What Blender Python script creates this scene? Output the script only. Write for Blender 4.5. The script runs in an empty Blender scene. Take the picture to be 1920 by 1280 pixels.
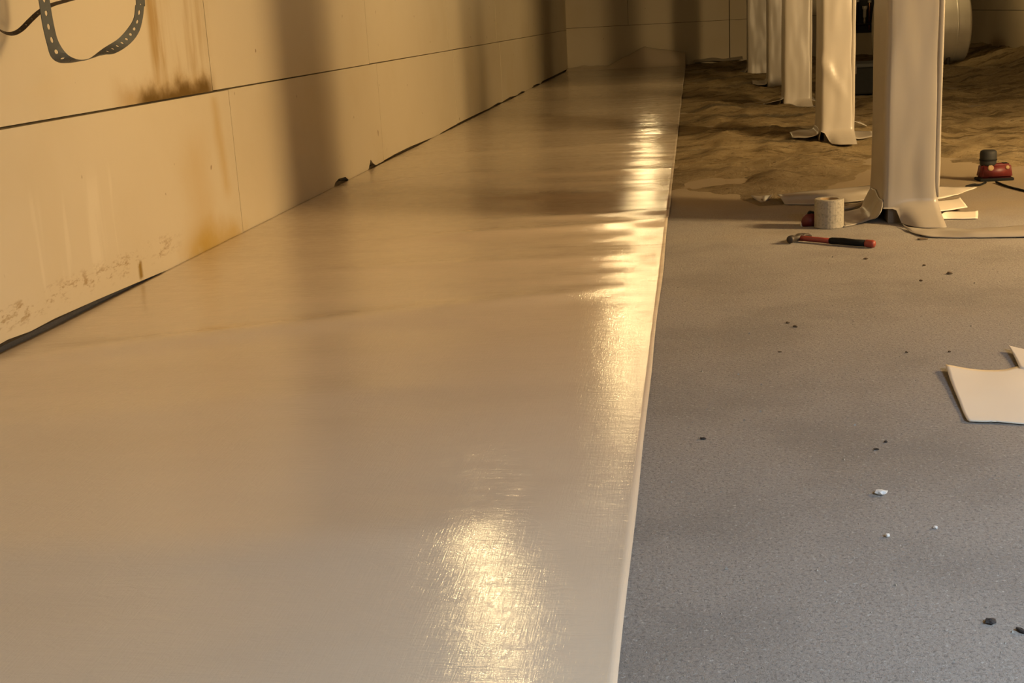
import bpy, bmesh, math, random
import numpy as np
from mathutils import Vector, Matrix, noise
from math import sin, cos, radians, pi

random.seed(4)
scene = bpy.context.scene
COL = scene.collection

# ------------------------------------------------------------------ camera
F, CX, CY = 2374.0, 960.0, 640.0
H = 0.86
YAW, PITCH, ROLL = radians(8.6), radians(14.3), radians(-3.1)
fw = Vector((-sin(YAW) * cos(PITCH), cos(YAW) * cos(PITCH), -sin(PITCH)))
r0 = Vector((cos(YAW), sin(YAW), 0)); u0 = r0.cross(fw)
RT = r0 * cos(ROLL) + u0 * sin(ROLL)
UP = -r0 * sin(ROLL) + u0 * cos(ROLL)
CAM = Vector((0, 0, H))
cam = bpy.data.cameras.new('camera'); cam.sensor_width = 36; cam.lens = F * 36 / 1920
cam.clip_start = 0.02; cam.clip_end = 100
cam_o = bpy.data.objects.new('camera', cam); COL.objects.link(cam_o)
m3 = Matrix((RT, UP, -fw)).transposed()
cam_o.matrix_world = Matrix.Translation(CAM) @ m3.to_4x4()
scene.camera = cam_o

# ------------------------------------------------------------------ view, world, big lights
scene.view_settings.view_transform = 'Standard'
scene.view_settings.look = 'None'
scene.view_settings.gamma = 1
scene.view_settings.use_curve_mapping = False
scene.view_settings.exposure = -0.10
world = bpy.data.worlds.new('world'); scene.world = world
world.use_nodes = True
world.node_tree.nodes['Background'].inputs[0].default_value = (0.55, 0.68, 0.9, 1)
world.node_tree.nodes['Background'].inputs[1].default_value = 0.6

LAMP_POWER = 760.0           # each of the two work lamp heads
LAMP_COL = (1.0, 0.67, 0.31)
BULB_STRENGTH = 255.0
DAY_POWER = 6.0
HATCH_POWER = 118.0
DAY_COL = (0.66, 0.82, 1.0)
# daylight entering through the access opening in the wall behind the camera
day = bpy.data.lights.new('daylight_opening', 'AREA')
day.shape = 'RECTANGLE'; day.size = 1.5; day.size_y = 0.8
day.energy = DAY_POWER; day.color = DAY_COL
day_o = bpy.data.objects.new('daylight_opening', day); COL.objects.link(day_o)
day_o.location = (1.45, -1.42, 1.05)
day_o.rotation_euler = (radians(78), 0, radians(8))

# and through the open floor hatch above the right foreground
HX0, HX1, HY0, HY1 = 1.40, 2.30, 0.10, 1.0
hat = bpy.data.lights.new('daylight_hatch', 'AREA')
hat.shape = 'RECTANGLE'; hat.size = HX1 - HX0 - .02; hat.size_y = HY1 - HY0 - .02
hat.energy = HATCH_POWER; hat.color = DAY_COL
hat_o = bpy.data.objects.new('daylight_hatch', hat); COL.objects.link(hat_o)
hat_o.location = ((HX0 + HX1) / 2, (HY0 + HY1) / 2, 1.79)

XW, XR, YB, YF, ZC = -1.98, 3.87, 20.62, -1.5, 1.6      # wall faces and ceiling

# ------------------------------------------------------------------ pixel helpers (photo is 1920 x 1280)
def ray(px, py):
    return fw + RT * ((px - CX) / F) - UP * ((py - CY) / F)
def G(px, py, z=0.0):
    d = ray(px, py); return CAM + d * ((z - H) / d.z)
def atX(px, py, X):
    d = ray(px, py); return CAM + d * (X / d.x)
def atY(px, py, Y):
    d = ray(px, py); return CAM + d * (Y / d.y)

# ------------------------------------------------------------------ shader helper
class S:
    """A float socket with arithmetic."""
    def __init__(self, nt, sock): self.nt, self.s = nt, sock
    def _op(self, op, b=None, c=None, clamp=False):
        n = self.nt.nodes.new('ShaderNodeMath'); n.operation = op; n.use_clamp = clamp
        for i, v in enumerate((self, b, c)):
            if v is None: continue
            if isinstance(v, S): self.nt.links.new(v.s, n.inputs[i])
            else: n.inputs[i].default_value = v
        return S(self.nt, n.outputs[0])
    def __add__(self, b): return self._op('ADD', b)
    def __sub__(self, b): return self._op('SUBTRACT', b)
    def __mul__(self, b): return self._op('MULTIPLY', b)
    def max(self, b): return self._op('MAXIMUM', b)
    def clamp(self): return self._op('ADD', 0.0, clamp=True)
    def step(self, a, b, lo=0.0, hi=1.0):
        n = self.nt.nodes.new('ShaderNodeMapRange'); n.interpolation_type = 'SMOOTHSTEP'
        self.nt.links.new(self.s, n.inputs[0])
        for i, v in enumerate((a, b, lo, hi)): n.inputs[i + 1].default_value = v
        return S(self.nt, n.outputs[0])
    def band(self, a, b, f):          # 1 between a and b with soft flanks f
        return self.step(a - f, a + f) * self.step(b - f, b + f, 1.0, 0.0)

class Mat:
    def __init__(self, name, color=(0.5, 0.5, 0.5), rough=0.6, metal=0.0, spec=0.5):
        self.m = bpy.data.materials.new(name); self.m.use_nodes = True
        self.nt = self.m.node_tree; self.b = self.nt.nodes['Principled BSDF']
        self.b.inputs['Base Color'].default_value = (*color, 1)
        self.b.inputs['Roughness'].default_value = rough
        self.b.inputs['Metallic'].default_value = metal
        self.b.inputs['Specular IOR Level'].default_value = spec
        self.color = None; self.base = color; self._pos = None; self.h = None
    def pos(self):
        if self._pos is None:
            self._pos = self.nt.nodes.new('ShaderNodeNewGeometry').outputs['Position']
        return self._pos
    def xyz(self):
        n = self.nt.nodes.new('ShaderNodeSeparateXYZ'); self.nt.links.new(self.pos(), n.inputs[0])
        return [S(self.nt, o) for o in n.outputs]
    def noise(self, scale, detail=3, rough=0.55, stretch=(1, 1, 1), dist=0.0, local=False):
        mp = self.nt.nodes.new('ShaderNodeMapping'); mp.inputs['Scale'].default_value = stretch
        if local:
            tc = self.nt.nodes.new('ShaderNodeTexCoord'); self.nt.links.new(tc.outputs['Object'], mp.inputs[0])
        else: self.nt.links.new(self.pos(), mp.inputs[0])
        n = self.nt.nodes.new('ShaderNodeTexNoise'); self.nt.links.new(mp.outputs[0], n.inputs['Vector'])
        n.inputs['Scale'].default_value = scale; n.inputs['Detail'].default_value = detail
        n.inputs['Roughness'].default_value = rough; n.inputs['Distortion'].default_value = dist
        return S(self.nt, n.outputs[0])
    def mix(self, col, fac):
        """lay another colour over the base where fac is 1"""
        n = self.nt.nodes.new('ShaderNodeMix'); n.data_type = 'RGBA'
        if isinstance(fac, S): self.nt.links.new(fac.s, n.inputs[0])
        else: n.inputs[0].default_value = fac
        if self.color is None: n.inputs[6].default_value = (*self.base, 1)
        else: self.nt.links.new(self.color, n.inputs[6])
        n.inputs[7].default_value = (*col, 1)
        self.color = n.outputs[2]; self.nt.links.new(self.color, self.b.inputs['Base Color'])
        return self
    def rough(self, s): self.nt.links.new(s.s, self.b.inputs['Roughness']); return self
    def bump(self, s, strength=0.5, dist=0.01):
        n = self.nt.nodes.new('ShaderNodeBump'); n.inputs['Strength'].default_value = strength
        n.inputs['Distance'].default_value = dist
        self.nt.links.new(s.s, n.inputs['Height'])
        if self.h is not None: self.nt.links.new(self.h, n.inputs['Normal'])
        self.h = n.outputs[0]; self.nt.links.new(self.h, self.b.inputs['Normal']); return self

# ------------------------------------------------------------------ materials
def plain(name, c, r=0.6, metal=0.0, spec=0.5, var=0.12, scale=30):
    m = Mat(name, c, r, metal, spec)
    m.mix(tuple(x * (1 - 3 * var) for x in c), m.noise(scale, 3, local=True).step(0.45, 0.75) * var * 3)
    return m.m

def board_material():
    m = Mat('cream_insulation_board', (0.66, 0.575, 0.42), 0.55, spec=0.35)
    x, y, z = m.xyz()
    m.mix((0.60, 0.505, 0.335), m.noise(1.1, 4).step(0.42, 0.68) * 0.5)
    streak = m.noise(3.0, 4, stretch=(1, 4, 0.5))
    fine = m.noise(14, 4, 0.6)
    onl = x.step(-1.9, -1.7, 1, 0)
    # vertical run-down streaks on the upper board by the joint
    s1 = y.band(4.57, 4.70, 0.03) * z.step(0.62, 0.8) * streak.step(0.3, 0.6)
    s2 = y.band(4.72, 5.13, 0.12) * z.step(0.6, 0.75) * streak.step(0.4, 0.7) * 0.7
    m.mix((0.40, 0.25, 0.07), ((s1 * 0.85 + s2 * 0.7) * onl).clamp())
    # dark brown pool stain standing on the horizontal joint
    jit = (fine - 0.5) * 0.07 + (m.noise(4, 3) - 0.5) * 0.16
    dark = y.band(4.42, 5.14, 0.06) * (z + jit).step(0.645, 0.715, 1, 0) * z.step(0.628, 0.634)
    halo = y.band(4.25, 5.14, 0.10) * (z + jit).step(0.66, 0.75, 1, 0) * z.step(0.628, 0.634)
    m.mix((0.40, 0.24, 0.06), (halo * onl * 0.6).clamp())
    m.mix((0.15, 0.085, 0.014), (dark * onl).clamp())
    # yellowish run below the joint and brown bloom near the liner
    s3 = (y + (z - 0.3) * 0.12 + jit * 0.4).band(5.15, 5.21, 0.05) * z.band(0.2, 0.62, 0.05)
    s4 = (y + jit).band(4.75, 5.0, 0.12) * z.band(-0.02, 0.45, 0.1) * 0.55
    s5 = (y + jit * 2).band(4.72, 5.30, 0.12) * (z + jit * 0.7).step(0.02, 0.15, 1, 0)
    s6 = (y + jit * 0.15).band(4.235, 4.265, 0.012) * z.band(0.02, 0.085, 0.01)
    m.mix((0.50, 0.33, 0.08), ((s3 * 0.6 + s4 * 0.6 + s5 * 0.7) * onl * z.step(0.6, 0.625, 1, 0)).clamp())
    m.mix((0.30, 0.19, 0.04), (s6 * onl * fine.step(0.35, 0.5)).clamp())
    # scuffs and dirt specks along the foot of the first board and pale drip marks
    sc = y.step(4.4, 4.7, 1, 0) * z.band(0.06, 0.13, 0.025) * m.noise(26, 5, 0.7, (1, 0.6, 1.6)).step(0.50, 0.66)
    m.mix((0.34, 0.22, 0.09), (sc * onl * 0.8).clamp())
    pale = y.step(4.6, 4.8, 1, 0) * z.band(0.12, 0.42, 0.06) * m.noise(9, 2, 0.5, (1, 1.2, 0.12)).step(0.58, 0.68)
    m.mix((0.84, 0.76, 0.60), (pale * onl * 0.3).clamp())
    sp = m.noise(16, 1, 0.3).step(0.79, 0.82)
    m.mix((0.22, 0.13, 0.04), sp * 0.7)
    m.bump(m.noise(160, 2), 0.12, 0.002)
    m.bump(m.noise(3, 3), 0.15, 0.02)
    return m.m

def liner_material(name='white_poly_liner', c=(0.74, 0.635, 0.495), weave=True, r=0.135):
    m = Mat(name, c, r, spec=1.0 if weave else 0.5)
    x, y, z = m.xyz()
    m.mix(tuple(v * 0.92 for v in c), m.noise(2.2, 3, stretch=(0.5, 1.5, 1)).step(0.4, 0.7) * 0.6)
    if weave:
        w = m.noise(34, 2, 0.7, (0.35, 10, 1)) + m.noise(34, 2, 0.7, (10, 0.5, 1))
        m.bump(w, 0.20, 0.0011)
        m.bump(m.noise(3.2, 3, 0.6, (0.35, 2.2, 1), dist=0.4), 0.10, 0.014)
        m.bump(m.noise(24, 4, 0.7, (0.7, 1.8, 1), dist=0.8), 0.13, 0.006)
        m.rough(m.noise(20, 4).step(0.3, 0.7, r - 0.02, r + 0.05))
    return m.m

def floor_material():
    m = Mat('grey_concrete_slab', (0.37, 0.345, 0.318), 0.75, spec=0.3)
    x, y, z = m.xyz()
    m.mix((0.215, 0.2, 0.185), m.noise(2.3, 5, 0.6).step(0.42, 0.66) * 0.45)
    m.mix((0.326, 0.311, 0.296), m.noise(5.5, 4).step(0.55, 0.75) * 0.6)
    m.mix((0.296, 0.244, 0.185), m.noise(1.2, 4).step(0.5, 0.75) * 0.35)
    g = m.noise(150, 4, 0.75)
    m.mix((0.20, 0.19, 0.18), g.step(0.50, 0.64) * 0.85)
    m.mix((0.56, 0.55, 0.53), m.noise(110, 4, 0.75).step(0.57, 0.68) * 0.8)
    m.mix((0.40, 0.315, 0.19), (y + (m.noise(1.6, 4) - 0.5) * 2.0).step(4.8, 6.3, 0.0, 0.85))
    # an old ochre stain near the corner of the slab
    m.mix((0.38, 0.33, 0.20), ((x - 0.50)._op('ABSOLUTE').step(0.015, 0.035, 1, 0) * (y - 1.55)._op('ABSOLUTE').step(0.01, 0.03, 1, 0)) * 0.6)
    m.bump(m.noise(120, 5, 0.8), 0.9, 0.005)
    m.bump(m.noise(12, 3), 0.2, 0.01)
    return m.m

def soil_material():
    m = Mat('brown_sandy_soil', (0.44, 0.335, 0.18), 0.95, spec=0.1)
    m.mix((0.54, 0.43, 0.25), m.noise(3.0, 5, 0.6, (0.5, 1.6, 1)).step(0.45, 0.7))
    m.mix((0.20, 0.145, 0.07), m.noise(2.4, 5, 0.7, (0.7, 1.6, 1)).step(0.50, 0.60) * 0.9)
    m.mix((0.13, 0.12, 0.09), m.noise(1.3, 5, 0.6, (0.5, 1.2, 1)).step(0.55, 0.68) * 0.7)
    sy = m.xyz()[1]
    m.mix((0.39, 0.31, 0.195), (sy + (m.noise(1.5, 4) - 0.5) * 3.0).step(6.0, 7.6, 0.8, 0.0))
    m.mix((0.50, 0.42, 0.28), m.noise(45, 4, 0.7).step(0.56, 0.68) * 0.7)
    m.mix((0.15, 0.11, 0.06), m.noise(32, 4, 0.7, (0.6, 1.3, 1)).step(0.56, 0.68) * 0.75)
    m.bump(m.noise(18, 6, 0.8), 1.0, 0.06)
    return m.m

def concrete_material(name, c):
    m = Mat(name, c, 0.9, spec=0.2)
    m.mix(tuple(v * 0.6 for v in c), m.noise(6, 5).step(0.4, 0.65) * 0.7)
    m.bump(m.noise(60, 4), 0.4, 0.006)
    return m.m

def wood_material(name, c):
    m = Mat(name, c, 0.75, spec=0.2)
    m.mix(tuple(v * 0.6 for v in c), m.noise(5, 4, 0.6, (0.3, 8, 8), dist=1.0).step(0.4, 0.65) * 0.7)
    return m.m

def emit_material(name, c, s):
    m = Mat(name, (0.9, 0.85, 0.75), 0.3)
    m.b.inputs['Emission Color'].default_value = (*c, 1)
    m.b.inputs['Emission Strength'].default_value = s
    return m.m

M = dict(
    board=board_material(),
    liner=liner_material(),
    wrap=liner_material('pillar_wrap_liner', (0.37, 0.335, 0.285), weave=False, r=0.34),
    scrap=liner_material('offcut_liner', (0.86, 0.79, 0.67), weave=False, r=0.45),
    floor=floor_material(), soil=soil_material(),
    concrete=concrete_material('dark_foundation_concrete', (0.075, 0.06, 0.045)),
    block=concrete_material('concrete_block', (0.26, 0.22, 0.17)),
    wood=wood_material('joist_wood', (0.42, 0.30, 0.17)),
    strap=plain('galvanised_strap', (0.085, 0.09, 0.085), 0.55, 0.2),
    strapdark=plain('dark_steel_strap', (0.07, 0.055, 0.04), 0.5, 0.4),
    steel=plain('galvanised_tank_steel', (0.62, 0.58, 0.49), 0.42, 0.25, scale=5),
    darksteel=plain('dark_forged_steel', (0.06, 0.05, 0.042), 0.55, 0.4),
    red=plain('red_plastic', (0.11, 0.011, 0.010), 0.5),
    redgrip=plain('red_fibreglass', (0.27, 0.045, 0.03), 0.45),
    black=plain('black_rubber', (0.012, 0.012, 0.011), 0.8, spec=0.15),
    greyhead=plain('dark_grey_plastic', (0.018, 0.019, 0.018), 0.7),
    tape=plain('pale_tape', (0.33, 0.30, 0.24), 0.6, scale=120, var=0.2),
    card=plain('card_core', (0.35, 0.24, 0.12), 0.8),
    white=plain('white_plastic', (0.80, 0.79, 0.76), 0.5),
    copper=plain('copper_pipe', (0.50, 0.24, 0.11), 0.35, 0.9),
    chipdark=plain('dark_chip', (0.035, 0.03, 0.028), 0.8),
    chipbrown=plain('brown_chip', (0.12, 0.085, 0.05), 0.9),
    grit=plain('sand_grit', (0.40, 0.37, 0.32), 0.9),
    yellow=plain('yellow_housing', (0.62, 0.40, 0.03), 0.5),
    bulb=emit_material('lit_bulb', (1.0, 0.72, 0.34), BULB_STRENGTH),
    lens=emit_material('lit_lamp_lens', (1.0, 0.70, 0.30), 6.0),
)

# ------------------------------------------------------------------ object helpers
def obj(name, me, mat, parent=None, smooth=False):
    if isinstance(me, bmesh.types.BMesh):
        bm = me; bmesh.ops.recalc_face_normals(bm, faces=bm.faces)
        me = bpy.data.meshes.new(name); bm.to_mesh(me); bm.free()
    if mat is not None and not me.materials: me.materials.append(M[mat])
    if smooth:
        for p in me.polygons: p.use_smooth = True
    o = bpy.data.objects.new(name, me); COL.objects.link(o)
    if parent is not None: o.parent = parent
    return o
def tag(o, label=None, cat=None, group=None, kind=None):
    if label: o['label'] = label
    if cat: o['category'] = cat
    if group: o['group'] = group
    if kind: o['kind'] = kind
    return o
def thing(name, loc, label, cat, group=None):
    o = bpy.data.objects.new(name, None); COL.objects.link(o); o.location = loc
    o.empty_display_size = 0.1
    return tag(o, label, cat, group)
def keep(o, parent):
    """parent while keeping world coordinates of a mesh built in world space"""
    o.parent = parent
    o.matrix_parent_inverse = Matrix.Translation(-Vector(parent.location))
    return o
def box(bm, x0, x1, y0, y1, z0, z1, bev=0.0, mat=None):
    vs = [bm.verts.new(p) for p in ((x0, y0, z0), (x1, y0, z0), (x1, y1, z0), (x0, y1, z0),
                                    (x0, y0, z1), (x1, y0, z1), (x1, y1, z1), (x0, y1, z1))]
    fs = [bm.faces.new([vs[i] for i in f]) for f in ((3, 2, 1, 0), (4, 5, 6, 7), (0, 1, 5, 4), (1, 2, 6, 5), (2, 3, 7, 6), (3, 0, 4, 7))]
    if bev:
        es = list({e for f in fs for e in f.edges})
        bmesh.ops.bevel(bm, geom=es, offset=bev, segments=2, affect='EDGES', profile=0.5)
    return vs
def lathe(bm, prof, n=24, mtx=None, cap=True):
    """revolve (r, z) profile around z"""
    rings = []
    for r, z in prof:
        rings.append([bm.verts.new((r * cos(2 * pi * k / n), r * sin(2 * pi * k / n), z)) for k in range(n)])
    for a, b in zip(rings, rings[1:]):
        for k in range(n): bm.faces.new((a[k], a[(k + 1) % n], b[(k + 1) % n], b[k]))
    if cap:
        bm.faces.new(rings[0][::-1]); bm.faces.new(rings[-1])
    if mtx is not None:
        bmesh.ops.transform(bm, matrix=mtx, verts=[v for r in rings for v in r])
def tube(bm, pts, r, n=8):
    pts = [Vector(p) for p in pts]; rings = []
    for i, p in enumerate(pts):
        t = (pts[min(i + 1, len(pts) - 1)] - pts[max(i - 1, 0)]).normalized()
        a = t.cross(Vector((0, 0, 1)))
        if a.length < 1e-3: a = t.cross(Vector((1, 0, 0)))
        a.normalize(); b = t.cross(a)
        rr = r[i] if isinstance(r, (list, tuple)) else r
        rings.append([bm.verts.new(p + a * (rr * cos(2 * pi * k / n)) + b * (rr * sin(2 * pi * k / n))) for k in range(n)])
    for a, b in zip(rings, rings[1:]):
        for k in range(n): bm.faces.new((a[k], a[(k + 1) % n], b[(k + 1) % n], b[k]))
    bm.faces.new(rings[0][::-1]); bm.faces.new(rings[-1])
def cr(P, t):
    """Catmull-Rom through P, t in 0..1"""
    n = len(P) - 1; f = min(max(t, 0), 1) * n; i = min(int(f), n - 1); u = f - i
    p0 = P[i - 1] if i > 0 else P[0] * 2 - P[1]
    p1, p2 = P[i], P[i + 1]
    p3 = P[i + 2] if i + 2 <= n else P[n] * 2 - P[n - 1]
    return 0.5 * ((2 * p1) + (p2 - p0) * u + (2 * p0 - 5 * p1 + 4 * p2 - p3) * u * u + (3 * p1 - p0 - 3 * p2 + p3) * u ** 3)
def sheet(name, rows, mat, parent, nu=16, nv=16, th=0.003, wob=0.0, floor_z=None):
    """thin sheet through a grid of control points (rows of Vectors)"""
    rows = [[Vector(p) for p in r] for r in rows]
    pts = []
    for i in range(nv + 1):
        v = i / nv
        for j in range(nu + 1):
            u = j / nu
            p = cr([cr(r, u) for r in rows], v)
            if wob: p = p + Vector((0, 0, wob * noise.noise(p * 14)))
            if floor_z is not None: p.z = max(p.z, floor_z)
            pts.append(p)
    fs = [(i * (nu + 1) + j, i * (nu + 1) + j + 1, (i + 1) * (nu + 1) + j + 1, (i + 1) * (nu + 1) + j) for i in range(nv) for j in range(nu)]
    me = bpy.data.meshes.new(name); me.from_pydata(pts, [], fs)
    o = obj(name, me, mat, None, True)
    s = o.modifiers.new('thickness', 'SOLIDIFY'); s.thickness = th; s.offset = 0
    if parent is not None: keep(o, parent)
    return o

# ================================================================== STRUCTURE
def struct(name, bm, mat, label=None):
    o = obj(name, bm, mat); o['kind'] = 'structure'
    if label: o['label'] = label
    return o

bm = bmesh.new(); box(bm, XW - 0.35, XR + 0.3, YF - 0.3, YB + 0.3, -0.15, 0.0)
floor = struct('floor', bm, 'floor', 'grey gritty concrete floor of the crawl space')
bm = bmesh.new()
for a in ((XW - .35, HX0, YF - .3, YB + .3), (HX1, XR + .3, YF - .3, YB + .3), (HX0, HX1, YF - .3, HY0), (HX0, HX1, HY1, YB + .3)):
    box(bm, *a, ZC + 0.18, ZC + 0.3)
ceiling = struct('ceiling', bm, 'wood', 'wooden floor deck above the crawl space')
bm = bmesh.new(); box(bm, XW - 0.05, XR + 0.05, -0.022, 0.022, ZC, ZC + 0.18)
jm = bpy.data.meshes.new('joist'); bm.to_mesh(jm); bm.free()
y = YF + 0.4
while y < YB:
    if HY0 - .03 < y < HY1 + .03: y += 0.2; continue
    j = obj('joist', jm, 'wood', ceiling); j.location = (0, y, 0); y += 0.6

def wall(name, x0, x1, y0, y1, label):
    bm = bmesh.new(); box(bm, x0, x1, y0, y1, 0, ZC + 0.18); return struct(name, bm, 'concrete', label)
TH = 0.05
wall_left = wall('wall_left', XW - TH - 0.25, XW - TH - 0.006, YF, YB + 0.3, 'foundation wall faced with cream insulation boards beside the white liner')
wall_right = wall('wall_right', XR + TH + 0.006, XR + TH + 0.25, YF, YB + 0.3, 'dim foundation wall faced with boards behind the steel tank')
wall_back = wall('wall_back', XW - 0.3, XR + 0.3, YB + TH + 0.006, YB + TH + 0.25, 'far end wall faced with boards behind the folded liner')
# wall behind the camera with the access opening that lets the daylight in
bm = bmesh.new()
OX0, OX1, OZ0, OZ1 = 0.65, 2.25, 0.6, 1.5
box(bm, XW - 0.3, OX0, YF - 0.2, YF, 0, ZC + 0.18); box(bm, OX1, XR + 0.3, YF - 0.2, YF, 0, ZC + 0.18)
box(bm, OX0, OX1, YF - 0.2, YF, 0, OZ0); box(bm, OX0, OX1, YF - 0.2, YF, OZ1, ZC + 0.18)
struct('wall_front', bm, 'concrete', 'foundation wall with an access opening')

def board(parent, axis, face, a0, a1, prof, z1, proud=0.0, sgn=1):
    """axis 'y': board in a plane x = face, running a0..a1 along y; prof = [(a, z)] bottom edge"""
    bot = [(a0, prof[0][1])] + [p for p in prof if a0 < p[0] < a1] + [(a1, prof[-1][1])]
    outline = bot + [(a1, z1), (a0, z1)]
    bm = bmesh.new(); f = face + sgn * proud; b = face - sgn * TH
    mk = (lambda a, z, d: (d, a, z)) if axis == 'y' else (lambda a, z, d: (a, d, z))
    fr = [bm.verts.new(mk(a, z, f)) for a, z in outline]
    bk = [bm.verts.new(mk(a, z, b)) for a, z in outline]
    bm.faces.new(fr); bm.faces.new(bk[::-1]); n = len(fr)
    for k in range(n): bm.faces.new((fr[k], bk[k], bk[(k + 1) % n], fr[(k + 1) % n]))
    return obj('insulation_board', bm, 'board', parent)

ZJ = 0.630
low = [(-0.0, -1.5), ]
J1 = [YF] + [5.325 + 2.672 * k for k in range(-2, 6)] + [YB]
J1 = [j for j in J1 if j <= YB - 0.4] + [YB]
J2 = [YF] + [5.145 + 2.67 * k for k in range(-2, 6)] + [YB]
J3 = [YF] + [4.3 + 2.67 * k for k in range(-1, 6)] + [YB]
PROF = {                                                # worn lower edges, measured on the wall
    2: [(-9, .033), (3.2, .030), (3.32, .035), (3.45, .027), (3.6, .030), (3.9, .024), (4.2, .016), (4.45, .008), (4.6, .002), (99, .001)],
    3: [(-9, .001), (6.80, .001), (6.84, .026), (6.92, .038), (7.06, .030), (7.12, .006), (7.3, .004), (7.55, .003), (7.60, .012), (7.66, .062), (7.72, .03), (7.78, .012), (99, .013)],
    4: [(-9, .016), (8.3, .022), (8.8, .022), (9.4, .012), (9.8, .004), (10.0, .012), (99, .02)],
    5: [(-9, .022), (11.6, .022), (12.4, .018), (13.0, .030), (99, .014)],
    6: [(-9, .02), (13.9, .03), (14.4, .012), (14.9, .028), (15.3, .004), (15.6, .003), (99, .02)],
    7: [(-9, .03), (16.5, .028), (16.8, .008), (17.0, .030), (18.0, .03), (99, .03)],
}
for k, (a, b) in enumerate(zip(J1, J1[1:])):
    prof = PROF.get(k, [(-9, .03), (99, .03)])
    board(wall_left, 'y', XW, a + .003, b - .003, prof, ZJ - (.005 if k < 3 else .003), random.uniform(0, .003))
for k, (a, b) in enumerate(zip(J2, J2[1:])):
    board(wall_left, 'y', XW, a + .003, b - .003, [(-9, ZJ + .004), (99, ZJ + .002)], 1.25, random.uniform(0, .003))
for k, (a, b) in enumerate(zip(J3, J3[1:])):
    board(wall_left, 'y', XW, a + .003, b - .003, [(-9, 1.257), (99, 1.257)], ZC + .17, random.uniform(0, .003))
for rows in ([(XW + .002, .57, .0, .652), (.582, 2.2, .0, .652), (2.21, XR - .002, .0, .652)],
             [(XW + .002, -1.0, .658, 1.28), (-.994, .57, .658, 1.28), (.582, 2.4, .658, 1.28), (2.41, XR - .002, .658, 1.28)],
             [(XW + .002, .3, 1.286, ZC + .17), (.306, 2.6, 1.286, ZC + .17), (2.606, XR - .002, 1.286, ZC + .17)]):
    for a, b, z0, z1 in rows:
        board(wall_back, 'x', YB, a, b, [(-9, z0), (99, z0)], z1, random.uniform(0, .004), -1)
for z0, z1, off in ((.0, .63, 0.0), (.637, 1.25, 1.1), (1.257, ZC + .17, .4)):
    js = [YF] + [-0.4 + off + 2.67 * k for k in range(0, 8)] + [YB - .003]
    for a, b in zip(js, js[1:]):
        board(wall_right, 'y', XR, a + .003, b - .003, [(-9, z0), (99, z0)], z1, random.uniform(0, .003), -1)

# soil over the far part of the floor
def ss(a, b, x):
    t = min(max((x - a) / (b - a), 0), 1); return t * t * (3 - 2 * t)
def soil_z(x, y):
    n1 = noise.fractal(Vector((x * 1.1, y * .75, 3.1)), 1.0, 2.1, 4)
    n2 = noise.fractal(Vector((x * 4.0, y * 2.6, 9.7)), 0.9, 2.2, 4)
    rut = 1 - abs(noise.noise(Vector((x * 0.9 + 0.3 * y, y * 1.5, 1.7)))) * 2
    t = ss(5.8, 7.4, y + 0.9 * noise.noise(Vector((x * 1.3, y * 0.5, 5))) - 0.35 * (x - 0.6))
    h = -0.02 + t * (0.062 + 0.030 * n1 + 0.026 * n2 - 0.026 * max(rut, 0)) + 0.006 * n2 + t * 0.010 * noise.noise(Vector((x * 11, y * 8, 2.2)))
    h *= 1.0
    edge = ss(-0.12, 0.2, x)
    h = h * (0.12 + 0.88 * edge) if h > 0 else h
    h += 0.16 * ss(3.1, 3.9, x + 0.25 * n1) * ss(8, 12, y)
    h += 0.10 * ss(2.4, 3.4, x + 0.4 * n1) * ss(9, 13, y) * ss(15.5, 14, y)
    return h
nx, ny = 130, 470
X0, X1, Y0, Y1 = -0.117, XR - .002, 5.0, YB - .002
pts = []
for i in range(ny + 1):
    yy = Y0 + (Y1 - Y0) * i / ny
    for j in range(nx + 1):
        xx = X0 + (X1 - X0) * j / nx
        z = soil_z(xx, yy)
        if xx < -0.112: z = min(z, -0.004 if xx < -.16 else 0.002)
        pts.append((xx, yy, z))
fs = [(i * (nx + 1) + j, i * (nx + 1) + j + 1, (i + 1) * (nx + 1) + j + 1, (i + 1) * (nx + 1) + j) for i in range(ny) for j in range(nx)]
me = bpy.data.meshes.new('soil'); me.from_pydata(pts, [], fs)
soil = tag(obj('soil', me, 'soil', None, True), 'loose brown sandy soil covering the far floor', 'soil', kind='stuff')

# ================================================================== LINER ON THE FLOOR
LX0, LX1 = XW + 0.004, -0.112
ridges = [  # (y at left edge, y at right edge, height, width, x from, x to)
    (3.15, 4.02, .010, .10, -1.98, -.25), (3.30, 3.72, .006, .10, -1.98, -.5), (4.75, 5.28, .014, .10, -1.2, .2),
    (5.3, 5.55, .007, .07, -.9, .2), (6.1, 6.2, .006, .12, -1.3, .2), (4.3, 4.55, .006, .08, -1.3, -.1),
    (2.55, 3.0, .005, .12, -1.98, -.6), (1.75, 2.05, .008, .14, -1.6, -.2), (7.3, 7.0, .008, .15, -1.5, .2),
    (8.2, 8.6, .008, .2, -1.98, -.2), (9.8, 9.4, .010, .22, -1.5, .2), (11.2, 10.8, .010, .3, -1.8, .2),
    (13.2, 13.0, .014, .35, -1.98, .2), (15.6, 15.2, .018, .45, -1.98, .2), (17.8, 17.6, .016, .4, -1.8, .2), (6.75, 7.9, .006, .1, -1.98, -1.2)]
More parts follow.
